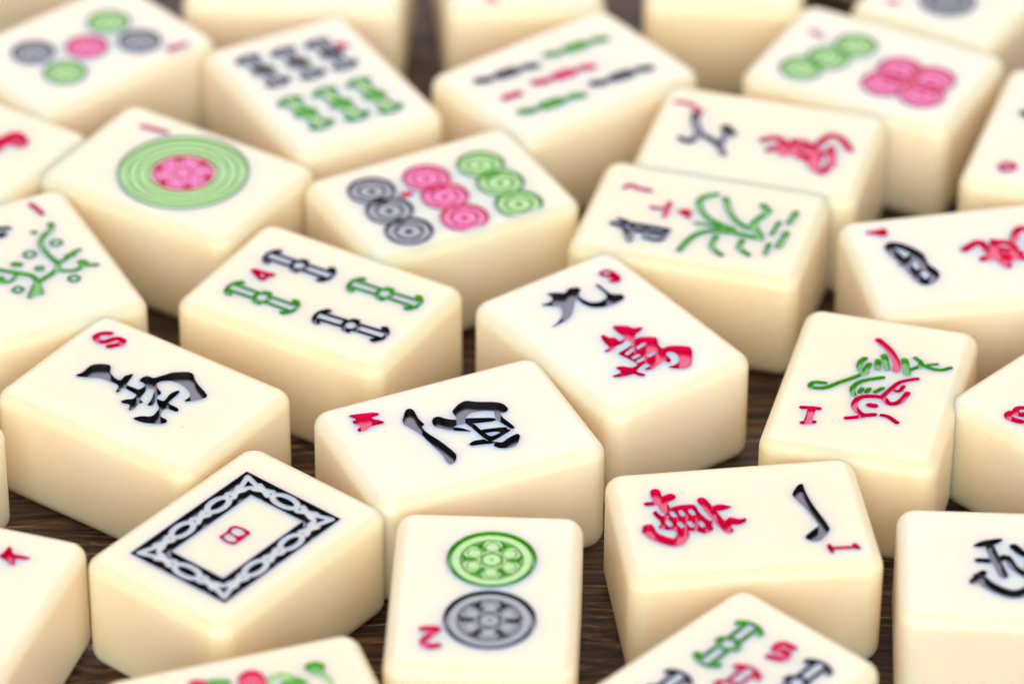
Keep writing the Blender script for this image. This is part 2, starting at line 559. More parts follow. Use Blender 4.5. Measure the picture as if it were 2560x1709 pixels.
MARKS = {
 'B': [
  ('frame','k','F',[-7.05,-10.93,-7.5,9.46,7.21,10.63,7.63,-9.91,-3.8,-7.31,-3.83,6.53,3.96,7.24,4.58,-6.92],{}),
  ('number','r','P',[-1.43,-1.61,-1.34,-1.03,-1.3,-0.34,-1.65,0.62,-1.37,1.24,-0.38,1.54,1.1,1.46,1.14,0.41,1.15,-0.65,1.06,-1.68,-0.03,-1.86],{'d':0.42}),
  ('number','-','HP',[-0.96,-1.22,-1.0,-0.59,-0.39,-0.34,0.47,-0.54,0.74,-0.9,0.43,-1.37,-0.29,-1.5],{}),
  ('number','-','HP',[-1.02,0.14,-1.16,0.77,-0.47,1.17,0.39,1.05,0.63,0.58,0.28,-0.04,-0.38,-0.17],{}),
 ],
 'S': [
  ('character','k','P',[-2.1,8.97,-1.18,8.56,0.59,8.74,1.36,8.2,2.04,7.02,1.86,6.49,0.77,5.81,0.21,4.59,0.2,3.72,1.3,3.94,2.22,3.42,2.01,3.16,0.56,2.77,-0.11,2.62,0.0,1.57,-0.01,0.7,0.88,0.55,1.36,0.75,1.44,1.85,2.21,1.99,2.86,1.74,2.94,0.95,2.93,0.75,4.17,0.11,5.23,-0.39,6.46,-1.9,6.45,-2.67,5.3,-3.94,4.01,-6.74,3.42,-7.01,2.42,-6.47,1.44,-5.63,1.28,-5.19,2.5,-5.27,3.16,-4.66,3.66,-3.61,3.89,-2.39,3.64,-1.26,2.89,-0.42,2.24,-0.27,1.74,-0.67,1.18,-1.87,0.6,-2.14,0.53,-1.82,-1.57,-2.8,-2.06,-2.11,-0.84,-1.86,1.01,-0.96,1.17,-0.74,0.85,0.15,0.16,-0.21,-0.93,-0.41,-1.66,-0.7,-2.82,-1.25,-3.57,-1.28,-4.03,-1.07,-3.91,-0.79,-3.0,-0.35,-3.32,0.44,-3.21,1.05,-2.5,0.81,-1.89,0.06,-0.94,0.25,-0.9,0.85,-0.76,2.2,-1.06,2.63,-1.6,2.29,-2.06,2.49,-1.94,2.77,-1.03,3.03,-0.68,3.41,-0.65,4.48,-0.78,6.1,-2.14,8.26],{'d':0.7}),
  ('character','k','P',[-1.89,-0.6,-1.52,-0.69,-1.63,-1.29,-1.96,-1.37,-2.33,-0.95],{'d':0.7}),
  ('character','k','P',[-0.14,-2.2,-0.18,-2.47,-0.14,-3.29,1.58,-2.87,2.74,-3.29,2.49,-3.72,0.86,-3.82,-0.18,-3.89,-0.21,-5.6,-0.77,-6.0,-1.02,-5.76,-1.08,-4.59,-1.62,-4.26,-2.82,-4.74,-2.84,-5.79,-3.17,-6.19,-3.66,-6.15,-4.24,-5.58,-5.09,-3.9,-5.11,-2.26,-4.09,-2.83,-3.43,-4.09,-1.53,-3.72,-1.17,-3.15,-0.66,-2.56],{'d':0.7}),
  ('number','r','L',[7.27,10.97,6.68,11.79,5.71,12.03,5.13,11.08,5.56,10.35,6.8,9.73,7.02,8.78,6.16,8.55,5.01,9.37],{'w':0.9,'d':0.48,'closed':0,'sm':1}),
 ],
 'W': [
  ('character','k','P',[-3.97,-5.8,-6.2,-4.35,-6.36,-3.72,-5.77,-3.37,-3.94,-3.6,-2.52,-3.33,-2.3,-3.91,-1.03,-3.82,1.39,-2.95,4.25,-2.29,4.98,-2.46,5.9,-3.1,6.11,-3.83,5.37,-3.99,3.96,-3.84,1.19,-4.31,-0.82,-4.56,-2.12,-5.03],{'d':0.7}),
  ('character','k','P',[-3.68,0.69,-4.74,2.02,-5.05,3.13,-4.24,4.23,-3.27,6.41,-2.47,7.11,-1.32,7.2,-0.86,6.7,-0.87,6.06,-1.61,5.33,-2.2,4.3,-2.49,3.05,-2.3,2.23,-1.65,1.54,-0.77,1.06,-0.75,0.49,-1.5,0.34,-2.3,0.69,-3.0,0.68],{'d':0.7}),
  ('character','k','P',[-1.69,5.45,-1.1,6.16,-0.47,5.71,2.45,6.42,2.66,5.84,1.91,5.53,0.47,5.05,-0.14,4.92],{'d':0.7}),
  ('character','k','P',[-2.83,-2.35,-3.42,-1.81,-3.41,-1.17,-2.47,-0.45,-1.81,0.56,-1.37,0.93,-0.84,0.29,-0.71,-0.34,-0.06,-0.87,-1.11,-2.01,-1.81,-2.51],{'d':0.7}),
  ('character','k','P',[-0.68,-0.43,-0.03,0.5,0.9,1.13,1.04,1.07,-0.03,-0.88],{'d':0.7}),
  ('character','k','P',[-1.48,1.3,-1.73,1.66,-0.4,4.95,0.35,4.78,-0.28,2.14,-0.59,1.15],{'d':0.7}),
  ('character','k','P',[-0.85,1.18,-0.28,2.14,1.19,2.37,2.88,2.82,2.85,3.65,2.31,5.35,2.72,5.81,3.75,3.24,3.84,2.39,2.92,2.0,0.86,1.63,0.25,1.5],{'d':0.7}),
  ('character','k','P',[1.07,2.11,1.85,5.39,2.4,5.39,2.81,4.48,2.28,3.91,2.02,2.41],{'d':0.7}),
  ('character','k','P',[3.3,-0.18,2.84,0.59,3.04,1.95,3.56,2.2,4.09,3.09,4.36,2.48,3.9,1.0,3.71,-0.04],{'d':0.7}),
  ('character','k','P',[4.73,2.4,4.06,3.02,4.58,3.59,4.01,4.74,3.61,6.13,4.27,6.24,5.78,5.07,5.93,3.87,5.53,2.84],{'d':0.7}),
  ('number','r','P',[-8.07,-11.22,-7.74,-9.46,-7.24,-7.66,-6.56,-7.5,-6.42,-8.9,-5.24,-7.62,-4.75,-7.72,-4.85,-9.46,-4.44,-10.08,-4.27,-11.15,-4.96,-11.24,-5.32,-10.44,-6.19,-11.12,-6.74,-11.15,-6.76,-10.43],{'d':0.75}),
 ],
 '9wan': [
  ('character','k','P',[-1.89,11.14,-0.62,10.44,0.05,9.74,1.15,10.41,2.34,9.76,1.95,9.0,1.18,8.52,1.06,7.57,1.41,6.29,2.4,5.68,3.73,5.86,4.18,6.78,4.25,9.11,4.67,9.02,4.59,6.69,4.85,6.08,5.79,5.41,5.62,4.71,5.16,4.42,3.7,4.23,2.29,4.42,1.02,5.13,0.49,6.33,0.57,7.71,0.16,7.8,-1.29,6.17,-2.49,5.2,-3.7,4.84,-5.88,4.78,-4.59,5.07,-3.17,5.88,-2.45,7.01,-2.03,7.73,-3.38,8.8,-3.98,9.44,-2.44,9.26,-1.89,9.69,-1.75,10.21],{'d':0.7}),
  ('character','r','P',[0.58,0.74,2.13,-0.36,2.47,-1.32,3.44,-1.61,3.35,-2.05,2.21,-2.45,1.78,-2.55,1.11,-3.27,1.86,-3.21,2.68,-3.7,3.56,-4.43,3.41,-4.93,2.79,-5.89,2.68,-6.82,3.64,-6.8,4.61,-7.4,5.66,-8.36,5.6,-9.12,3.77,-11.4,2.87,-11.95,2.04,-11.64,1.25,-10.98,0.84,-10.29,2.23,-10.49,3.05,-9.88,3.46,-8.58,2.97,-7.83,2.29,-7.94,2.21,-9.28,1.56,-9.81,1.25,-8.99,0.05,-9.32,-0.9,-9.63,-1.66,-9.38,-1.81,-8.97,-0.56,-8.88,-0.88,-8.06,-2.08,-8.39,-2.87,-8.81,-2.25,-9.85,-2.66,-10.24,-3.15,-9.79,-3.31,-9.08,-4.96,-8.78,-5.88,-8.13,-5.76,-7.82,-4.33,-7.95,-4.46,-6.57,-3.51,-6.86,-2.84,-7.84,-1.94,-7.89,-1.77,-7.21,-2.23,-5.49,-2.48,-4.41,0.01,-4.09,0.4,-3.57,0.26,-2.67,-0.72,-3.17,-1.62,-3.12,-2.97,-3.66,-3.61,-3.1,-2.43,-2.94,-2.34,-1.4,-1.82,-0.16,-1.37,-0.28,-1.23,-1.19,-0.59,-1.45,-0.65,-2.62,0.38,-2.35,0.25,-0.64],{'d':0.8}),
  ('character','-','H',[0.36,-4.95,1.47,-4.74],{'w':0.52}),
  ('character','-','H',[-1.53,-5.19,-0.46,-4.86],{'w':0.52}),
  ('character','-','H',[-1.34,-6.33,-0.58,-6.27],{'w':0.52}),
  ('character','-','H',[-1.41,-7.28,-0.57,-7.18],{'w':0.52}),
  ('character','-','H',[0.4,-7.08,1.24,-6.99],{'w':0.52}),
  ('number','r','P',[6.16,10.98,7.31,11.1,7.94,10.33,8.03,9.01,7.76,8.15,6.93,7.71,6.18,8.0,6.09,8.84,6.81,8.84,6.31,9.61,5.97,10.28],{'d':0.8}),
  ('number','-','H',[6.75,10.51,7.12,10.04],{'w':0.42}),
 ],
 '4bam': [
  ('bamboo','k','S',[3.95,9.94,4.08,1.48],{'hw':1.5,'kind':1}),
  ('bamboo','g','S',[-4.34,10.21,-4.26,1.54],{'hw':1.5,'kind':1}),
  ('bamboo','g','S',[4.15,-2.45,4.47,-11.16],{'hw':1.5,'kind':1}),
  ('bamboo','k','S',[-3.98,-2.51,-3.48,-11.17],{'hw':1.5,'kind':1}),
  ('number','r','P',[0.04,10.53,0.72,10.15,0.68,8.59,1.03,7.41,0.5,6.99,-0.14,7.6,-1.2,7.62,-1.28,8.33,-0.7,9.42],{'d':0.8}),
  ('number','-','H',[-0.26,8.54,-0.3,8.31],{'w':0.35}),
 ],
 '2dot': [
  ('dot','g','D',[0.53,5.9],{'R':5.25,'kind':'flower'}),
  ('dot','k','D',[0.79,-5.35],{'R':5.35,'kind':'flower'}),
  ('number','r','L',[-6.77,-7.4,-5.09,-7.32,-6.52,-9.49,-5.97,-10.54,-4.87,-10.27],{'w':0.97,'d':0.48,'closed':0,'sm':1}),
 ],
 '1wan': [
  ('character','k','P',[-3.98,6.53,-5.62,7.53,-5.74,8.15,-4.37,8.14,-1.79,8.51,3.19,9.84,3.91,9.47,5.31,8.4,5.57,7.41,4.89,6.6,4.33,6.64,3.31,7.7,2.65,8.53,2.07,8.52,-0.93,7.64,-3.4,6.55],{'d':0.7}),
  ('number','r','L',[7.0,9.02,7.15,12.27],{'w':0.58,'d':0.48,'closed':0,'sm':0}),
  ('number','r','P',[6.3,8.78,6.07,9.19,6.78,9.53,7.81,9.46,8.04,9.07,7.26,8.86],{'d':0.8}),
  ('number','r','P',[7.13,11.63,6.39,11.83,6.36,12.3,7.45,12.74,7.68,12.29],{'d':0.8}),
  ('character','r','P',[-2.6,-9.05,-3.35,-7.28,-3.34,-5.64,-3.09,-5.2,-1.71,-4.95,-0.07,-4.16,0.19,-3.62,0.93,-3.86,1.71,-3.75,2.23,-4.19,2.51,-5.05,1.82,-5.99,1.86,-7.17,2.34,-7.95,1.32,-8.49,1.33,-9.19,0.72,-10.27,-0.17,-9.66,-2.2,-10.52,-2.71,-9.97,-1.71,-9.66,-1.43,-9.0],{'d':0.8}),
  ('character','r','L',[1.28,-11.87,0.23,-11.13],{'w':0.82,'d':0.48,'closed':0,'sm':1}),
  ('character','r','L',[0.58,-11.36,1.65,-11.23,2.7,-10.45,3.76,-8.75,3.29,-7.98,2.21,-7.46],{'w':1.48,'d':0.62,'closed':0,'sm':1}),
  ('character','-','H',[-1.95,-8.17,-1.38,-7.98],{'w':0.62}),
  ('character','-','H',[-2.01,-7.11,-1.45,-6.91],{'w':0.62}),
  ('character','-','H',[-2.06,-5.92,-1.49,-5.73],{'w':0.62}),
  ('character','-','H',[-0.25,-8.91,0.31,-8.72],{'w':0.62}),
  ('character','-','H',[0.17,-7.57,0.73,-7.38],{'w':0.62}),
  ('character','-','H',[0.21,-6.4,0.78,-6.21],{'w':0.62}),
  ('character','-','H',[0.37,-5.14,0.93,-4.95],{'w':0.62}),
  ('character','r','L',[-6.25,-9.49,-4.97,-9.45,-3.96,-9.07,-2.37,-8.73],{'w':1.26,'d':0.62,'closed':0,'sm':1}),
  ('character','r','L',[-5.07,-7.84,-4.42,-8.88],{'w':1.33,'d':0.62,'closed':0,'sm':1}),
  ('character','r','L',[-3.98,-10.84,-4.0,-9.77],{'w':0.82,'d':0.48,'closed':0,'sm':1}),
  ('character','r','L',[-3.95,-4.3,-2.13,-3.71,-0.72,-3.23,0.88,-2.67,2.2,-2.07],{'w':1.19,'d':0.62,'closed':0,'sm':1}),
  ('character','r','P',[-2.51,-3.65,-3.02,-2.27,-2.26,-0.8,-1.72,-1.89,-1.51,-3.34],{'d':0.8}),
  ('character','r','P',[-0.69,-3.0,0.36,-2.24,-0.42,-1.52,0.18,-0.56,0.01,0.41,0.86,0.21,1.31,-0.75,1.2,-1.67,2.35,-1.63,2.47,-2.23,1.06,-2.82],{'d':0.8}),
 ],
 'bird': [
  ('bird','g','L',[-5.48,-0.88,-6.91,-1.12,-6.96,-2.13,-5.28,-1.85,-3.89,-0.37,-2.3,1.17,-1.02,2.7],{'w':0.71,'d':0.48,'closed':0,'sm':1}),
  ('bird','g','L',[-1.09,2.53,-1.96,3.11,-2.18,4.54,-1.8,5.47],{'w':0.82,'d':0.48,'closed':0,'sm':1}),
  ('bird','g','L',[-1.24,2.75,-1.05,4.4],{'w':0.82,'d':0.48,'closed':0,'sm':1}),
  ('bird','g','L',[0.16,3.69,-0.18,5.38],{'w':0.82,'d':0.48,'closed':0,'sm':1}),
  ('bird','g','L',[1.27,3.99,0.37,6.65],{'w':0.9,'d':0.48,'closed':0,'sm':1}),
  ('bird','g','L',[-1.57,-2.39,-2.03,-0.97,-1.15,0.74,1.12,2.1],{'w':0.71,'d':0.48,'closed':0,'sm':1}),
  ('bird','g','L',[-0.97,-1.71,-0.87,-0.84],{'w':0.68,'d':0.48,'closed':0,'sm':1}),
  ('bird','g','L',[-0.19,-1.39,-0.03,-0.64],{'w':0.68,'d':0.48,'closed':0,'sm':1}),
  ('bird','g','L',[0.81,-1.11,1.52,-0.11],{'w':0.68,'d':0.48,'closed':0,'sm':1}),
  ('bird','g','L',[3.82,3.65,2.98,6.39],{'w':0.97,'d':0.48,'closed':0,'sm':1}),
  ('bird','g','L',[3.75,4.3,5.23,5.96,4.14,7.2],{'w':0.65,'d':0.48,'closed':0,'sm':1}),
  ('bird','g','L',[4.99,6.12,5.7,5.75,6.82,5.43,7.85,5.6,8.73,6.28],{'w':0.65,'d':0.48,'closed':0,'sm':1}),
  ('bird','g','L',[5.46,5.88,6.98,6.59],{'w':0.54,'d':0.48,'closed':0,'sm':1}),
  ('bird','r','L',[-0.95,9.75,0.79,7.97,2.1,5.7,2.4,3.93],{'w':0.97,'d':0.48,'closed':0,'sm':1}),
  ('bird','r','L',[1.63,-5.73,0.24,-6.11,-1.12,-4.56,-0.84,-2.85,0.48,-2.12,1.95,-2.08,2.99,-3.08,4.1,-2.3,4.66,-0.32],{'w':0.82,'d':0.48,'closed':0,'sm':1}),
  ('bird','r','L',[1.82,-1.94,3.0,1.13,3.87,2.11,5.23,2.92],{'w':0.71,'d':0.48,'closed':0,'sm':1}),
  ('bird','r','L',[2.72,-0.12,3.59,-0.25,3.92,0.95],{'w':0.61,'d':0.48,'closed':0,'sm':1}),
  ('bird','r','L',[0.69,-3.96,1.32,-3.97],{'w':0.97,'d':0.48,'closed':0,'sm':1}),
  ('bird','r','L',[-1.5,-7.31,-0.26,-6.75,1.04,-5.89],{'w':0.71,'d':0.48,'closed':0,'sm':1}),
  ('bird','r','L',[2.56,-5.63,3.31,-5.71,4.58,-6.63],{'w':0.71,'d':0.48,'closed':0,'sm':1}),
  ('number','r','L',[-7.13,-6.56,-5.09,-6.26],{'w':0.75,'d':0.48,'closed':0,'sm':0}),
  ('number','r','L',[-5.9,-6.41,-5.85,-9.29],{'w':0.97,'d':0.48,'closed':0,'sm':0}),
  ('number','r','L',[-6.41,-9.62,-5.12,-9.09],{'w':0.75,'d':0.48,'closed':0,'sm':0}),
 ],
 'orchid': [
  ('plant','g','L',[-6.16,0.61,-4.98,-0.91,-3.21,-1.03,-0.78,0.47,0.44,2.57,1.09,4.51],{'w':0.92,'d':0.42,'closed':0,'sm':1}),
  ('plant','g','L',[-5.52,1.96,-2.4,3.22,-0.29,5.07,0.36,7.02],{'w':0.92,'d':0.42,'closed':0,'sm':1}),
  ('plant','g','L',[7.6,-0.9,4.24,-0.07,2.31,1.69,1.9,4.93,2.24,8.47],{'w':0.92,'d':0.42,'closed':0,'sm':1}),
  ('plant','g','L',[7.14,4.43,5.79,2.88,3.2,2.8],{'w':0.82,'d':0.42,'closed':0,'sm':1}),
  ('plant','g','L',[6.18,7.75,5.01,6.25,3.21,6.25],{'w':0.82,'d':0.42,'closed':0,'sm':1}),
  ('plant','g','L',[-5.31,6.9,-3.96,7.89,-1.18,6.76,0.62,7.53,1.44,8.17],{'w':1.01,'d':0.42,'closed':0,'sm':1}),
  ('plant','g','L',[0.84,9.54,-2.08,9.84],{'w':0.73,'d':0.42,'closed':0,'sm':1}),
  ('plant','g','L',[-2.24,11.09,-4.85,11.38],{'w':0.92,'d':0.42,'closed':0,'sm':1}),
  ('plant','g','L',[3.44,10.98,-0.06,11.27],{'w':0.92,'d':0.42,'closed':0,'sm':1}),
  ('plant','g','L',[5.39,9.78,3.09,9.72],{'w':0.73,'d':0.42,'closed':0,'sm':1}),
  ('plant','g','L',[1.1,-0.41,0.99,1.36,1.38,2.8],{'w':0.64,'d':0.42,'closed':0,'sm':1}),
  ('character','r','L',[-0.93,-6.77,-1.0,-5.55,-1.29,-4.56],{'w':0.68,'d':0.48,'closed':0,'sm':1}),
  ('character','r','L',[-2.55,-4.75,0.61,-4.62],{'w':0.75,'d':0.48,'closed':0,'sm':1}),
  ('character','r','L',[-1.14,-2.54,-1.1,-1.97],{'w':1.19,'d':0.62,'closed':0,'sm':1}),
  ('character','r','L',[-1.01,-2.96,0.01,-1.58],{'w':0.68,'d':0.48,'closed':0,'sm':1}),
  ('number','r','L',[-4.47,-11.21,-5.19,-10.6,-4.69,-9.44,-4.62,-7.84],{'w':0.75,'d':0.4,'closed':0,'sm':1}),
  ('character','k','L',[4.0,-10.68,4.6,-8.99,7.29,-7.56],{'w':0.82,'d':0.48,'closed':0,'sm':1}),
  ('character','k','L',[2.9,-10.11,3.16,-8.92],{'w':0.68,'d':0.48,'closed':0,'sm':1}),
  ('character','k','L',[3.58,-9.25,3.5,-6.58,3.58,-3.37],{'w':0.82,'d':0.48,'closed':0,'sm':1}),
  ('character','k','L',[3.65,-3.62,6.01,-3.69,6.13,-5.9],{'w':0.75,'d':0.48,'closed':0,'sm':1}),
  ('character','k','L',[4.74,-7.38,4.72,-4.25],{'w':0.97,'d':0.48,'closed':0,'sm':1}),
  ('character','k','L',[4.11,-7.99,6.8,-7.51],{'w':0.75,'d':0.48,'closed':0,'sm':1}),
  ('character','k','L',[4.0,-6.22,6.1,-5.79],{'w':0.68,'d':0.48,'closed':0,'sm':1}),
 ],
 '2wan': [
  ('character','k','L',[-4.22,-9.69,-1.96,-9.29,0.68,-8.01],{'w':1.19,'d':0.62,'closed':0,'sm':1}),
  ('character','k','L',[2.12,-10.3,2.73,-8.88,0.68,-8.01,1.75,-5.79,3.12,-4.65,4.4,-3.95],{'w':0.97,'d':0.48,'closed':0,'sm':1}),
  ('character','k','L',[-1.88,-5.11,-0.66,-4.13],{'w':1.55,'d':0.62,'closed':0,'sm':1}),
  ('character','k','L',[2.72,-4.75,-0.47,-4.77],{'w':0.82,'d':0.48,'closed':0,'sm':1}),
  ('character','r','L',[-0.35,0.24,-1.4,1.83,-0.1,3.51],{'w':1.17,'d':0.62,'closed':0,'sm':1}),
  ('character','r','L',[1.75,1.54,0.81,2.58,2.21,3.59],{'w':1.17,'d':0.62,'closed':0,'sm':1}),
  ('character','r','L',[-0.34,2.88,1.86,4.08],{'w':1.17,'d':0.62,'closed':0,'sm':1}),
  ('character','r','L',[-1.38,4.24,1.78,5.09,2.23,6.44],{'w':1.17,'d':0.62,'closed':0,'sm':1}),
  ('character','r','L',[-1.18,4.29,-1.35,5.62,-0.2,6.8],{'w':1.17,'d':0.62,'closed':0,'sm':1}),
  ('character','r','L',[0.17,5.51,0.49,8.78],{'w':1.17,'d':0.62,'closed':0,'sm':1}),
  ('character','r','L',[1.68,5.41,1.87,8.41],{'w':1.17,'d':0.62,'closed':0,'sm':1}),
  ('character','r','L',[0.19,6.89,-1.71,7.59,-3.89,8.47,-3.49,10.05,-1.2,11.7],{'w':1.17,'d':0.62,'closed':0,'sm':1}),
  ('character','r','L',[-0.92,9.26,1.63,9.95],{'w':1.17,'d':0.62,'closed':0,'sm':1}),
  ('character','r','L',[2.87,7.16,5.19,9.28,2.39,10.23],{'w':1.17,'d':0.62,'closed':0,'sm':1}),
  ('character','r','L',[0.87,7.5,4.17,8.48],{'w':1.17,'d':0.62,'closed':0,'sm':1}),
  ('number','r','L',[-6.22,-12.87,-6.25,-11.25,-4.81,-9.15],{'w':0.82,'d':0.3,'closed':0,'sm':1}),
 ],
 '7dot': [
  ('dot','g','D',[3.44,4.34],{'R':2.95,'kind':'ring'}),
  ('dot','g','D',[-1.15,6.25],{'R':2.95,'kind':'ring'}),
  ('dot','g','D',[-5.24,8.37],{'R':2.95,'kind':'ring'}),
  ('dot','r','D',[0.69,-3.45],{'R':3.15,'kind':'ring'}),
  ('dot','r','D',[0.6,-8.23],{'R':3.15,'kind':'ring'}),
  ('dot','r','D',[-3.41,-3.07],{'R':3.15,'kind':'ring'}),
  ('dot','r','D',[-3.59,-8.49],{'R':3.15,'kind':'ring'}),
  ('number','r','L',[4.07,11.23,3.39,9.26],{'w':0.68,'d':0.48,'closed':0,'sm':1}),
 ],
 '5bamback': [
  ('bamboo','k','S',[-5.31,-10.11,-4.26,-1.99],{'hw':1.0,'kind':3}),
  ('bamboo','g','S',[-4.86,1.25,-3.93,9.61],{'hw':1.0,'kind':3}),
  ('bamboo','r','S',[-0.35,-4.33,0.53,3.83],{'hw':1.0,'kind':3}),
  ('bamboo','k','S',[4.58,1.61,5.49,9.8],{'hw':1.0,'kind':3}),
  ('bamboo','g','S',[4.25,-10.23,5.32,-1.6],{'hw':1.0,'kind':3}),
  ('number','r','L',[-0.07,-10.01,0.1,-7.85],{'w':1.26,'d':0.62,'closed':0,'sm':1}),
 ],
 '9dot': [
  ('dot','k','D',[-4.53,-7.84],{'R':3.15,'kind':'ring'}),
  ('dot','k','D',[0.6,-7.88],{'R':3.15,'kind':'ring'}),
  ('dot','k','D',[5.93,-7.81],{'R':3.15,'kind':'ring'}),
  ('dot','r','D',[-3.87,-0.21],{'R':3.15,'kind':'ring'}),
  ('dot','r','D',[0.94,-0.05],{'R':3.15,'kind':'ring'}),
  ('dot','r','D',[6.48,-0.12],{'R':3.15,'kind':'ring'}),
  ('dot','g','D',[-3.44,7.49],{'R':3.15,'kind':'ring'}),
  ('dot','g','D',[1.47,7.75],{'R':3.15,'kind':'ring'}),
  ('dot','g','D',[6.97,7.54],{'R':3.15,'kind':'ring'}),
  ('number','r','L',[-1.8,-4.56,-1.65,-3.94],{'w':1.26,'d':0.62,'closed':0,'sm':1}),
 ],
 '1dot': [
  ('dot','g','D',[0.29,-0.89],{'R':8.6,'kind':'big'}),
  ('number','r','L',[6.49,10.03,6.88,6.34],{'w':0.82,'d':0.48,'closed':0,'sm':1}),
 ],
 '6bam': [
  ('bamboo','k','S',[-5.97,10.24,-4.9,2.81],{'hw':1.6,'kind':2}),
  ('bamboo','k','S',[-0.98,9.7,0.06,2.26],{'hw':1.6,'kind':2}),
  ('bamboo','k','S',[4.04,9.41,4.94,2.25],{'hw':1.6,'kind':2}),
  ('bamboo','g','S',[-5.83,-1.74,-4.67,-9.29],{'hw':1.6,'kind':2}),
  ('bamboo','g','S',[-0.71,-1.93,0.41,-9.73],{'hw':1.6,'kind':2}),
  ('bamboo','g','S',[4.34,-2.05,5.13,-10.19],{'hw':1.6,'kind':2}),
  ('number','r','L',[6.41,7.51,6.99,6.79],{'w':1.41,'d':0.62,'closed':0,'sm':1}),
 ],
 '5dot': [
  ('dot','g','D',[-2.52,6.48],{'R':2.95,'kind':'ring'}),
  ('dot','k','D',[4.12,6.59],{'R':2.95,'kind':'ring'}),
  ('dot','r','D',[0.55,0.37],{'R':2.95,'kind':'ring'}),
  ('dot','k','D',[-3.09,-5.92],{'R':2.95,'kind':'ring'}),
  ('dot','g','D',[3.73,-5.78],{'R':2.95,'kind':'ring'}),
  ('number','r','L',[8.42,8.44,8.91,10.69],{'w':1.26,'d':0.62,'closed':0,'sm':1}),
 ],
 '4wan': [
  ('character','k','L',[4.24,9.36,3.48,8.04,1.44,6.58,-0.9,6.54,-3.0,5.66,-4.52,6.74,-4.21,7.76,-0.09,8.77,3.22,9.78],{'w':1.26,'d':0.62,'closed':1,'sm':1}),
  ('character','k','L',[-0.23,9.03,1.17,7.21],{'w':1.41,'d':0.62,'closed':0,'sm':1}),
  ('character','k','L',[-2.86,8.4,-1.38,6.45],{'w':0.82,'d':0.48,'closed':0,'sm':1}),
  ('number','r','P',[7.63,12.32,7.98,9.99,8.16,9.27,7.01,9.07,6.11,9.69,6.59,10.57],{'d':0.8}),
  ('character','r','L',[1.47,0.54,2.82,-1.62,1.54,-2.16],{'w':1.17,'d':0.62,'closed':0,'sm':1}),
  ('character','r','L',[-1.01,-1.22,-0.93,-2.81,-3.07,-3.88],{'w':1.17,'d':0.62,'closed':0,'sm':1}),
  ('character','r','L',[2.64,-3.59,-0.04,-3.28,-1.84,-4.56],{'w':1.17,'d':0.62,'closed':0,'sm':1}),
  ('character','r','L',[2.41,-3.75,1.68,-5.56,-0.12,-5.72],{'w':1.17,'d':0.62,'closed':0,'sm':1}),
  ('character','r','L',[0.84,-3.76,-0.61,-6.25],{'w':1.17,'d':0.62,'closed':0,'sm':1}),
  ('character','r','L',[-0.76,-3.97,-1.8,-6.36],{'w':1.17,'d':0.62,'closed':0,'sm':1}),
  ('character','r','L',[2.53,-6.25,4.5,-7.27,4.68,-8.45,2.71,-9.45],{'w':1.17,'d':0.62,'closed':0,'sm':1}),
  ('character','r','L',[1.42,-7.96,-1.95,-9.22,-3.65,-6.94],{'w':1.17,'d':0.62,'closed':0,'sm':1}),
  ('character','r','L',[0.94,-2.22,-0.29,-2.54],{'w':1.17,'d':0.62,'closed':0,'sm':1}),
 ],
 'plum': [
  ('number','r','L',[5.65,12.39,5.89,11.23,6.14,9.67],{'w':0.82,'d':0.48,'closed':0,'sm':1}),
  ('character','k','L',[-0.77,8.87,0.06,8.86,1.09,8.48],{'w':0.82,'d':0.48,'closed':0,'sm':1}),
  ('character','k','L',[-1.28,7.57,-0.54,7.34,-0.06,7.49],{'w':1.11,'d':0.62,'closed':0,'sm':1}),
  ('plant','g','L',[-2.13,-7.04,-0.34,-4.66,-0.67,-6.92],{'w':0.82,'d':0.42,'closed':0,'sm':1}),
  ('plant','g','L',[-1.72,-6.7,-0.2,-4.73],{'w':1.01,'d':0.42,'closed':0,'sm':1}),
  ('plant','g','L',[-0.28,-4.69,-0.19,-2.85,-1.83,-1.21,-3.36,0.16,-4.44,0.9],{'w':0.79,'d':0.42,'closed':0,'sm':1}),
  ('plant','g','L',[-0.09,-4.45,2.97,-3.0,3.64,-1.46,3.37,0.28,3.33,3.19,4.62,5.01,5.79,5.73,6.26,7.02],{'w':0.79,'d':0.42,'closed':0,'sm':1}),
  ('plant','g','L',[2.97,-3.0,5.09,-4.03,6.44,-3.55,8.09,-4.05],{'w':0.7,'d':0.42,'closed':0,'sm':1}),
  ('plant','g','L',[3.64,-1.46,5.09,-1.19,6.44,-0.15,7.43,0.01],{'w':0.64,'d':0.42,'closed':0,'sm':1}),
  ('plant','g','L',[-1.64,-1.3,-2.75,-2.65,-4.39,-2.48,-5.09,-1.93],{'w':0.64,'d':0.42,'closed':0,'sm':1}),
  ('plant','g','D',[5.29,2.75],{'R':0.85,'kind':'o'}),
  ('plant','g','D',[1.31,1.79],{'R':0.9,'kind':'o'}),
  ('plant','g','D',[4.31,-5.67],{'R':0.8,'kind':'o'}),
  ('plant','g','D',[-2.93,-4.86],{'R':0.75,'kind':'o'}),
  ('plant','g','D',[1.27,-1.67],{'R':0.55,'kind':'o'}),
  ('plant','g','L',[5.4,-0.71,6.25,-0.61],{'w':1.01,'d':0.42,'closed':0,'sm':1}),
  ('plant','g','L',[6.54,-2.62,6.79,-2.99],{'w':1.19,'d':0.42,'closed':0,'sm':1}),
  ('plant','g','L',[-1.23,0.61,-0.75,0.25],{'w':1.1,'d':0.42,'closed':0,'sm':1}),
  ('plant','g','L',[3.56,6.26,3.73,6.09],{'w':0.82,'d':0.42,'closed':0,'sm':1}),
  ('plant','g','L',[6.26,7.02,6.16,6.64],{'w':1.01,'d':0.42,'closed':0,'sm':1}),
  ('plant','g','L',[-4.05,-1.6,-4.02,-1.82],{'w':1.19,'d':0.42,'closed':0,'sm':1}),
 ],
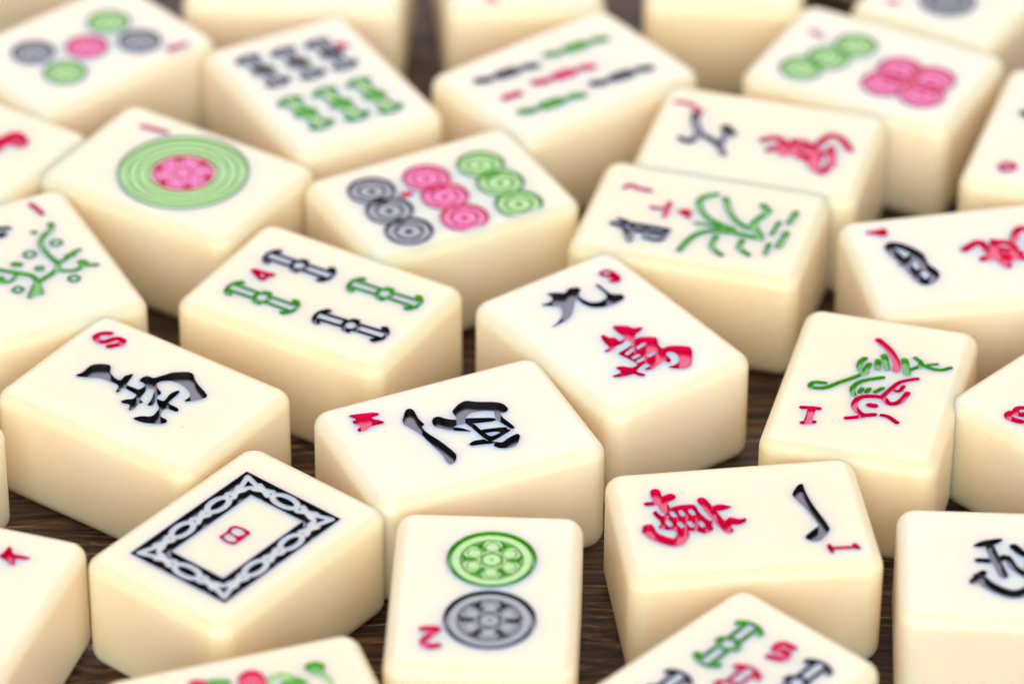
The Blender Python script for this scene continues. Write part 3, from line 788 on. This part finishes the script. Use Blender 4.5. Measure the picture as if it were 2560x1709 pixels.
 '3r': [
  ('number','r','L',[2.65,9.21,3.32,9.89,3.07,10.62,2.07,10.76,2.0,10.2],{'w':0.82,'d':0.48,'closed':0,'sm':1}),
  ('number','r','L',[2.8,10.83,3.42,11.46,2.95,12.13,2.1,12.09,1.27,11.75],{'w':0.97,'d':0.48,'closed':0,'sm':1}),
  ('dot','g','D',[-1.36,9.59],{'R':2.8,'kind':'ring'}),
 ],
 'rightfa': [
  ('character','k','P',[3.37,6.44,4.41,5.31,5.03,2.91,4.54,2.83,3.51,3.95,3.08,5.75],{'d':0.7}),
  ('character','k','L',[3.16,4.36,0.13,3.57,-2.08,2.95],{'w':1.11,'d':0.62,'closed':0,'sm':1}),
  ('character','k','L',[0.65,5.82,0.57,3.75],{'w':0.9,'d':0.48,'closed':0,'sm':1}),
  ('character','k','L',[0.45,3.66,1.47,2.54,-0.41,1.72,-1.64,0.6,-2.52,-0.76],{'w':0.97,'d':0.48,'closed':0,'sm':1}),
  ('character','k','L',[-3.4,6.53,-1.64,5.3],{'w':0.97,'d':0.48,'closed':0,'sm':1}),
  ('character','k','L',[-2.4,5.81,-4.09,4.59,-5.53,1.9,-4.14,-0.31,-1.5,-1.98],{'w':1.48,'d':0.62,'closed':0,'sm':1}),
  ('character','k','L',[3.47,1.58,2.07,0.46,1.69,-1.52],{'w':1.11,'d':0.62,'closed':0,'sm':1}),
  ('character','k','L',[4.24,-0.63,-0.96,-0.04],{'w':1.11,'d':0.62,'closed':0,'sm':1}),
 ],
 '5bamf': [
  ('bamboo','g','S',[-4.66,9.55,-4.26,1.43],{'hw':1.6,'kind':1}),
  ('bamboo','k','S',[5.58,9.74,5.86,1.59],{'hw':1.6,'kind':1}),
  ('bamboo','k','S',[-4.49,-2.61,-4.32,-10.41],{'hw':1.6,'kind':1}),
  ('bamboo','r','S',[0.47,3.49,0.66,-4.31],{'hw':1.6,'kind':1}),
  ('number','r','L',[1.32,10.08,-0.19,9.76,0.11,8.25,1.24,9.01,1.88,7.84,0.33,6.97],{'w':0.97,'d':0.48,'closed':0,'sm':1}),
 ],
 'flower': [
  ('plant','r','L',[-4.82,0.4,-6.11,0.72,-6.58,1.62,-5.67,2.08,-4.15,2.04],{'w':1.55,'d':0.42,'closed':0,'sm':1}),
  ('plant','g','L',[-5.54,8.54,-5.43,8.88],{'w':2.09,'d':0.42,'closed':0,'sm':1}),
  ('plant','g','L',[-4.75,3.33,-5.06,4.69,-4.22,5.72,-3.03,6.65],{'w':1.19,'d':0.2,'closed':0,'sm':1}),
  ('plant','g','L',[-4.62,8.4,-3.54,9.35,-2.19,9.59],{'w':0.82,'d':0.2,'closed':0,'sm':1}),
  ('plant','r','L',[-6.83,-4.98,-6.59,-4.25],{'w':1.55,'d':0.3,'closed':0,'sm':1}),
  ('plant','g','L',[-6.31,-3.22,-5.9,-1.75],{'w':1.55,'d':0.3,'closed':0,'sm':1}),
  ('plant','g','L',[-3.5,5.19,-3.33,6.1],{'w':1.91,'d':0.42,'closed':0,'sm':1}),
 ],
 'leftred': [
  ('character','r','P',[1.51,9.18,1.89,9.21,2.09,10.14,2.21,11.17,2.64,10.94,3.18,9.94,4.29,9.99,5.39,9.91,5.38,9.47,4.05,9.17,3.86,8.92,4.27,8.07,3.78,7.84,2.99,8.42,2.03,8.88,1.68,8.77],{'d':0.8}),
 ],
 'wanleft': [
  ('character','r','P',[2.7,-4.92,3.53,-5.28,4.9,-5.56,6.03,-6.37,5.89,-7.49,4.86,-9.05,3.74,-9.58,2.88,-9.16,2.82,-8.2,2.5,-7.27,1.16,-7.47,-0.39,-7.34],{'d':0.8}),
  ('character','-','H',[4.06,-7.4,4.05,-7.83],{'w':0.25}),
  ('character','r','P',[3.25,-3.97,3.6,-1.83,1.31,-1.94,1.49,-0.44,-0.35,-1.22,-1.77,-4.38,-1.43,-6.64,0.57,-6.58],{'d':0.8}),
 ],
 '26': [
  ('number','r','L',[-6.44,-9.96,-5.63,-8.88,-4.81,-9.01,-4.71,-10.04,-5.9,-10.72],{'w':0.82,'d':0.48,'closed':0,'sm':1}),
  ('character','k','L',[-6.37,3.7,-5.32,2.95],{'w':1.55,'d':0.62,'closed':0,'sm':1}),
 ],
 '27': [
  ('dot','k','D',[-0.05,6.46],{'R':3.9,'kind':'flower'}),
  ('number','r','L',[6.73,10.72,5.81,10.49],{'w':0.97,'d':0.48,'closed':0,'sm':1}),
 ],
 '29': [
  ('number','r','L',[5.0,11.27,4.07,11.88],{'w':0.97,'d':0.48,'closed':0,'sm':1}),
 ],
}

POSE = {
    'B': (-32.06, -46.23, -38.72),
    'S': (-44.78, -17.83, 55.29),
    'W': (-6.34, -25.15, -65.38),
    '9wan': (12.31, -4.24, 36.27),
    '4bam': (-24.01, 3.09, 59.53),
    '2dot': (-2.97, -56.4, -2.22),
    '1wan': (27.28, -42.36, -82.44),
    'bird': (43.74, -15.73, -14.67),
    'orchid': (24.06, 20.47, -105.59),
    '2wan': (32.39, 38.87, -105.59),
    '7dot': (48.38, 57.62, 62.15),
    '5bamback': (6.84, 55.16, -51.89),
    '9dot': (-9.17, 26.34, -61.52),
    '1dot': (-43.69, 30.93, 58.2),
    '6bam': (-25.58, 52.49, 29.53),
    '5dot': (-58.16, 61.41, -47.95),
    '4wan': (58.17, 12.56, 101.34),
    'plum': (-61.43, 9.43, 26.5),
    '3r': (70.65, -15.46, 135.48),
    'rightfa': (60.09, -51.14, 87.43),
    '5bamf': (24.2, -73.0, -43.74),
    'flower': (-28.53, -78.55, -71.37),
    'leftred': (-63.9, -58.56, -17.5),
    'wanleft': (-73.58, 38.68, 57.0),
    '26': (72.52, 40.62, -18.21),
    '27': (62.73, 79.9, 148.49),
    '28': (29.55, 87.05, 176.47),
    '29': (0.35, 86.12, 185.25),
    '30': (-29.8, 82.65, 86.44),
    '31': (-74, 97.0, 86.0),
    '32': (55.4, 110.5, 148.0),
    '20': (-78.2, -21.5, 40.0),
}

LABEL = {
 'B': 'tile with black chain-pattern frame around a red letter B',
 'S': 'tile with red S and a large spread-out black character',
 'W': 'tile with red W and a large black character, sharp at centre',
 '9wan': 'tile with red 9, black swooping character and large red character',
 '4bam': 'cream tile with four bamboo sticks, two black and two green, and a red 4',
 '2dot': 'tile with a green dot above a grey dot and a red 2',
 '1wan': 'tile with one black hooked stroke, red 1 and red character',
 'bird': 'cream tile with a red and green bird and a red 1',
 'orchid': 'tile with green orchid plant, small black character and pink marks',
 '2wan': 'tile touching the back of the orchid tile, black strokes and pink-red character',
 '7dot': 'tile with three green dots in a slanting row and four pink dots',
 '5bamback': 'blurred tile with five thin bamboo sticks, only one of them red',
 '9dot': 'cream tile with nine dots in three rows of black, pink and green',
 '1dot': 'cream tile with one large green ringed dot that has a pink centre',
 '6bam': 'blurred tile with six bamboo sticks, three black and three green',
 '5dot': 'blurred tile with two green, two grey and one pink dot, top left',
 '4wan': 'tile with black boxed character and red character cut by right edge',
 'plum': 'cream tile with a green blossom branch, cut by the left edge',
 '3r': 'cream tile with a red 3, cut by the right edge beside the bird tile',
 'rightfa': 'tile with large black character cut by the lower right picture edge',
 '5bamf': 'tile with red 5 and coloured bamboo sticks, cut by bottom edge',
 'flower': 'tile with pink and green drawing mostly cut off by bottom edge',
 'leftred': 'lower left tile with a small red mark, beside the framed B tile',
 'wanleft': 'left edge tile with thick red hook, above the blossom branch tile',
 '26': 'right edge tile with one small red mark, beside the seven-dot tile',
 '27': 'blurred top right tile with a grey dot cut by top edge',
 '28': 'blurred blank tile at top edge, just left of the seven-dot tile',
 '29': 'blurred tile at top centre with a trace of pink on top',
 '30': 'blurred tile lying lengthwise behind the six-bamboo tile at top edge',
 '31': 'tan side of a tile in the top left picture corner',
 '32': 'dark tan sliver of a tile behind the seven-dot tile at top edge',
 '20': 'rounded tile corner just poking in at left edge below the S tile',
}


PART = {'character': 'engraved_character', 'number': 'engraved_number', 'dot': 'engraved_dot', 'dot_centre': 'engraved_dot_centre',
        'bamboo': 'engraved_bamboo', 'bird': 'engraved_bird', 'plant': 'engraved_plant', 'frame': 'engraved_frame'}
COLN = {'k': 'black', 'r': 'red', 'g': 'green'}
blank = None
for key, (px, py, deg) in POSE.items():
    root = bpy.data.objects.new("mahjong_tile", None)
    root.empty_display_size = .01
    scene.collection.objects.link(root)
    root.location = (px * MM, py * MM, 0)
    root.rotation_euler = (0, 0, math.radians(deg))
    root['label'] = LABEL[key]
    root['category'] = 'mahjong tile'
    root['group'] = 'mahjong tiles spread over the wooden table'
    if key in MARKS:
        body, parts = make_tile_meshes(MARKS[key])
    else:
        if blank is None: blank = make_tile_meshes([])[0]
        body, parts = blank, []
    b = bpy.data.objects.new("tile_body", body)
    scene.collection.objects.link(b); b.parent = root
    names = [k[0] for k, _ in parts]
    made = {}
    for (name, col, uid), me in parts:
        o = bpy.data.objects.new(PART[name], me)
        me.name = PART[name]
        scene.collection.objects.link(o)
        if name == 'dot_centre' and 'dot' in made: o.parent = made['dot']
        else: o.parent = root
        made[name] = o
        if len({c for (nm, c, _), _m in parts if nm == name}) > 1:
            o['label'] = '%s engraved %s' % (COLN[col], name)
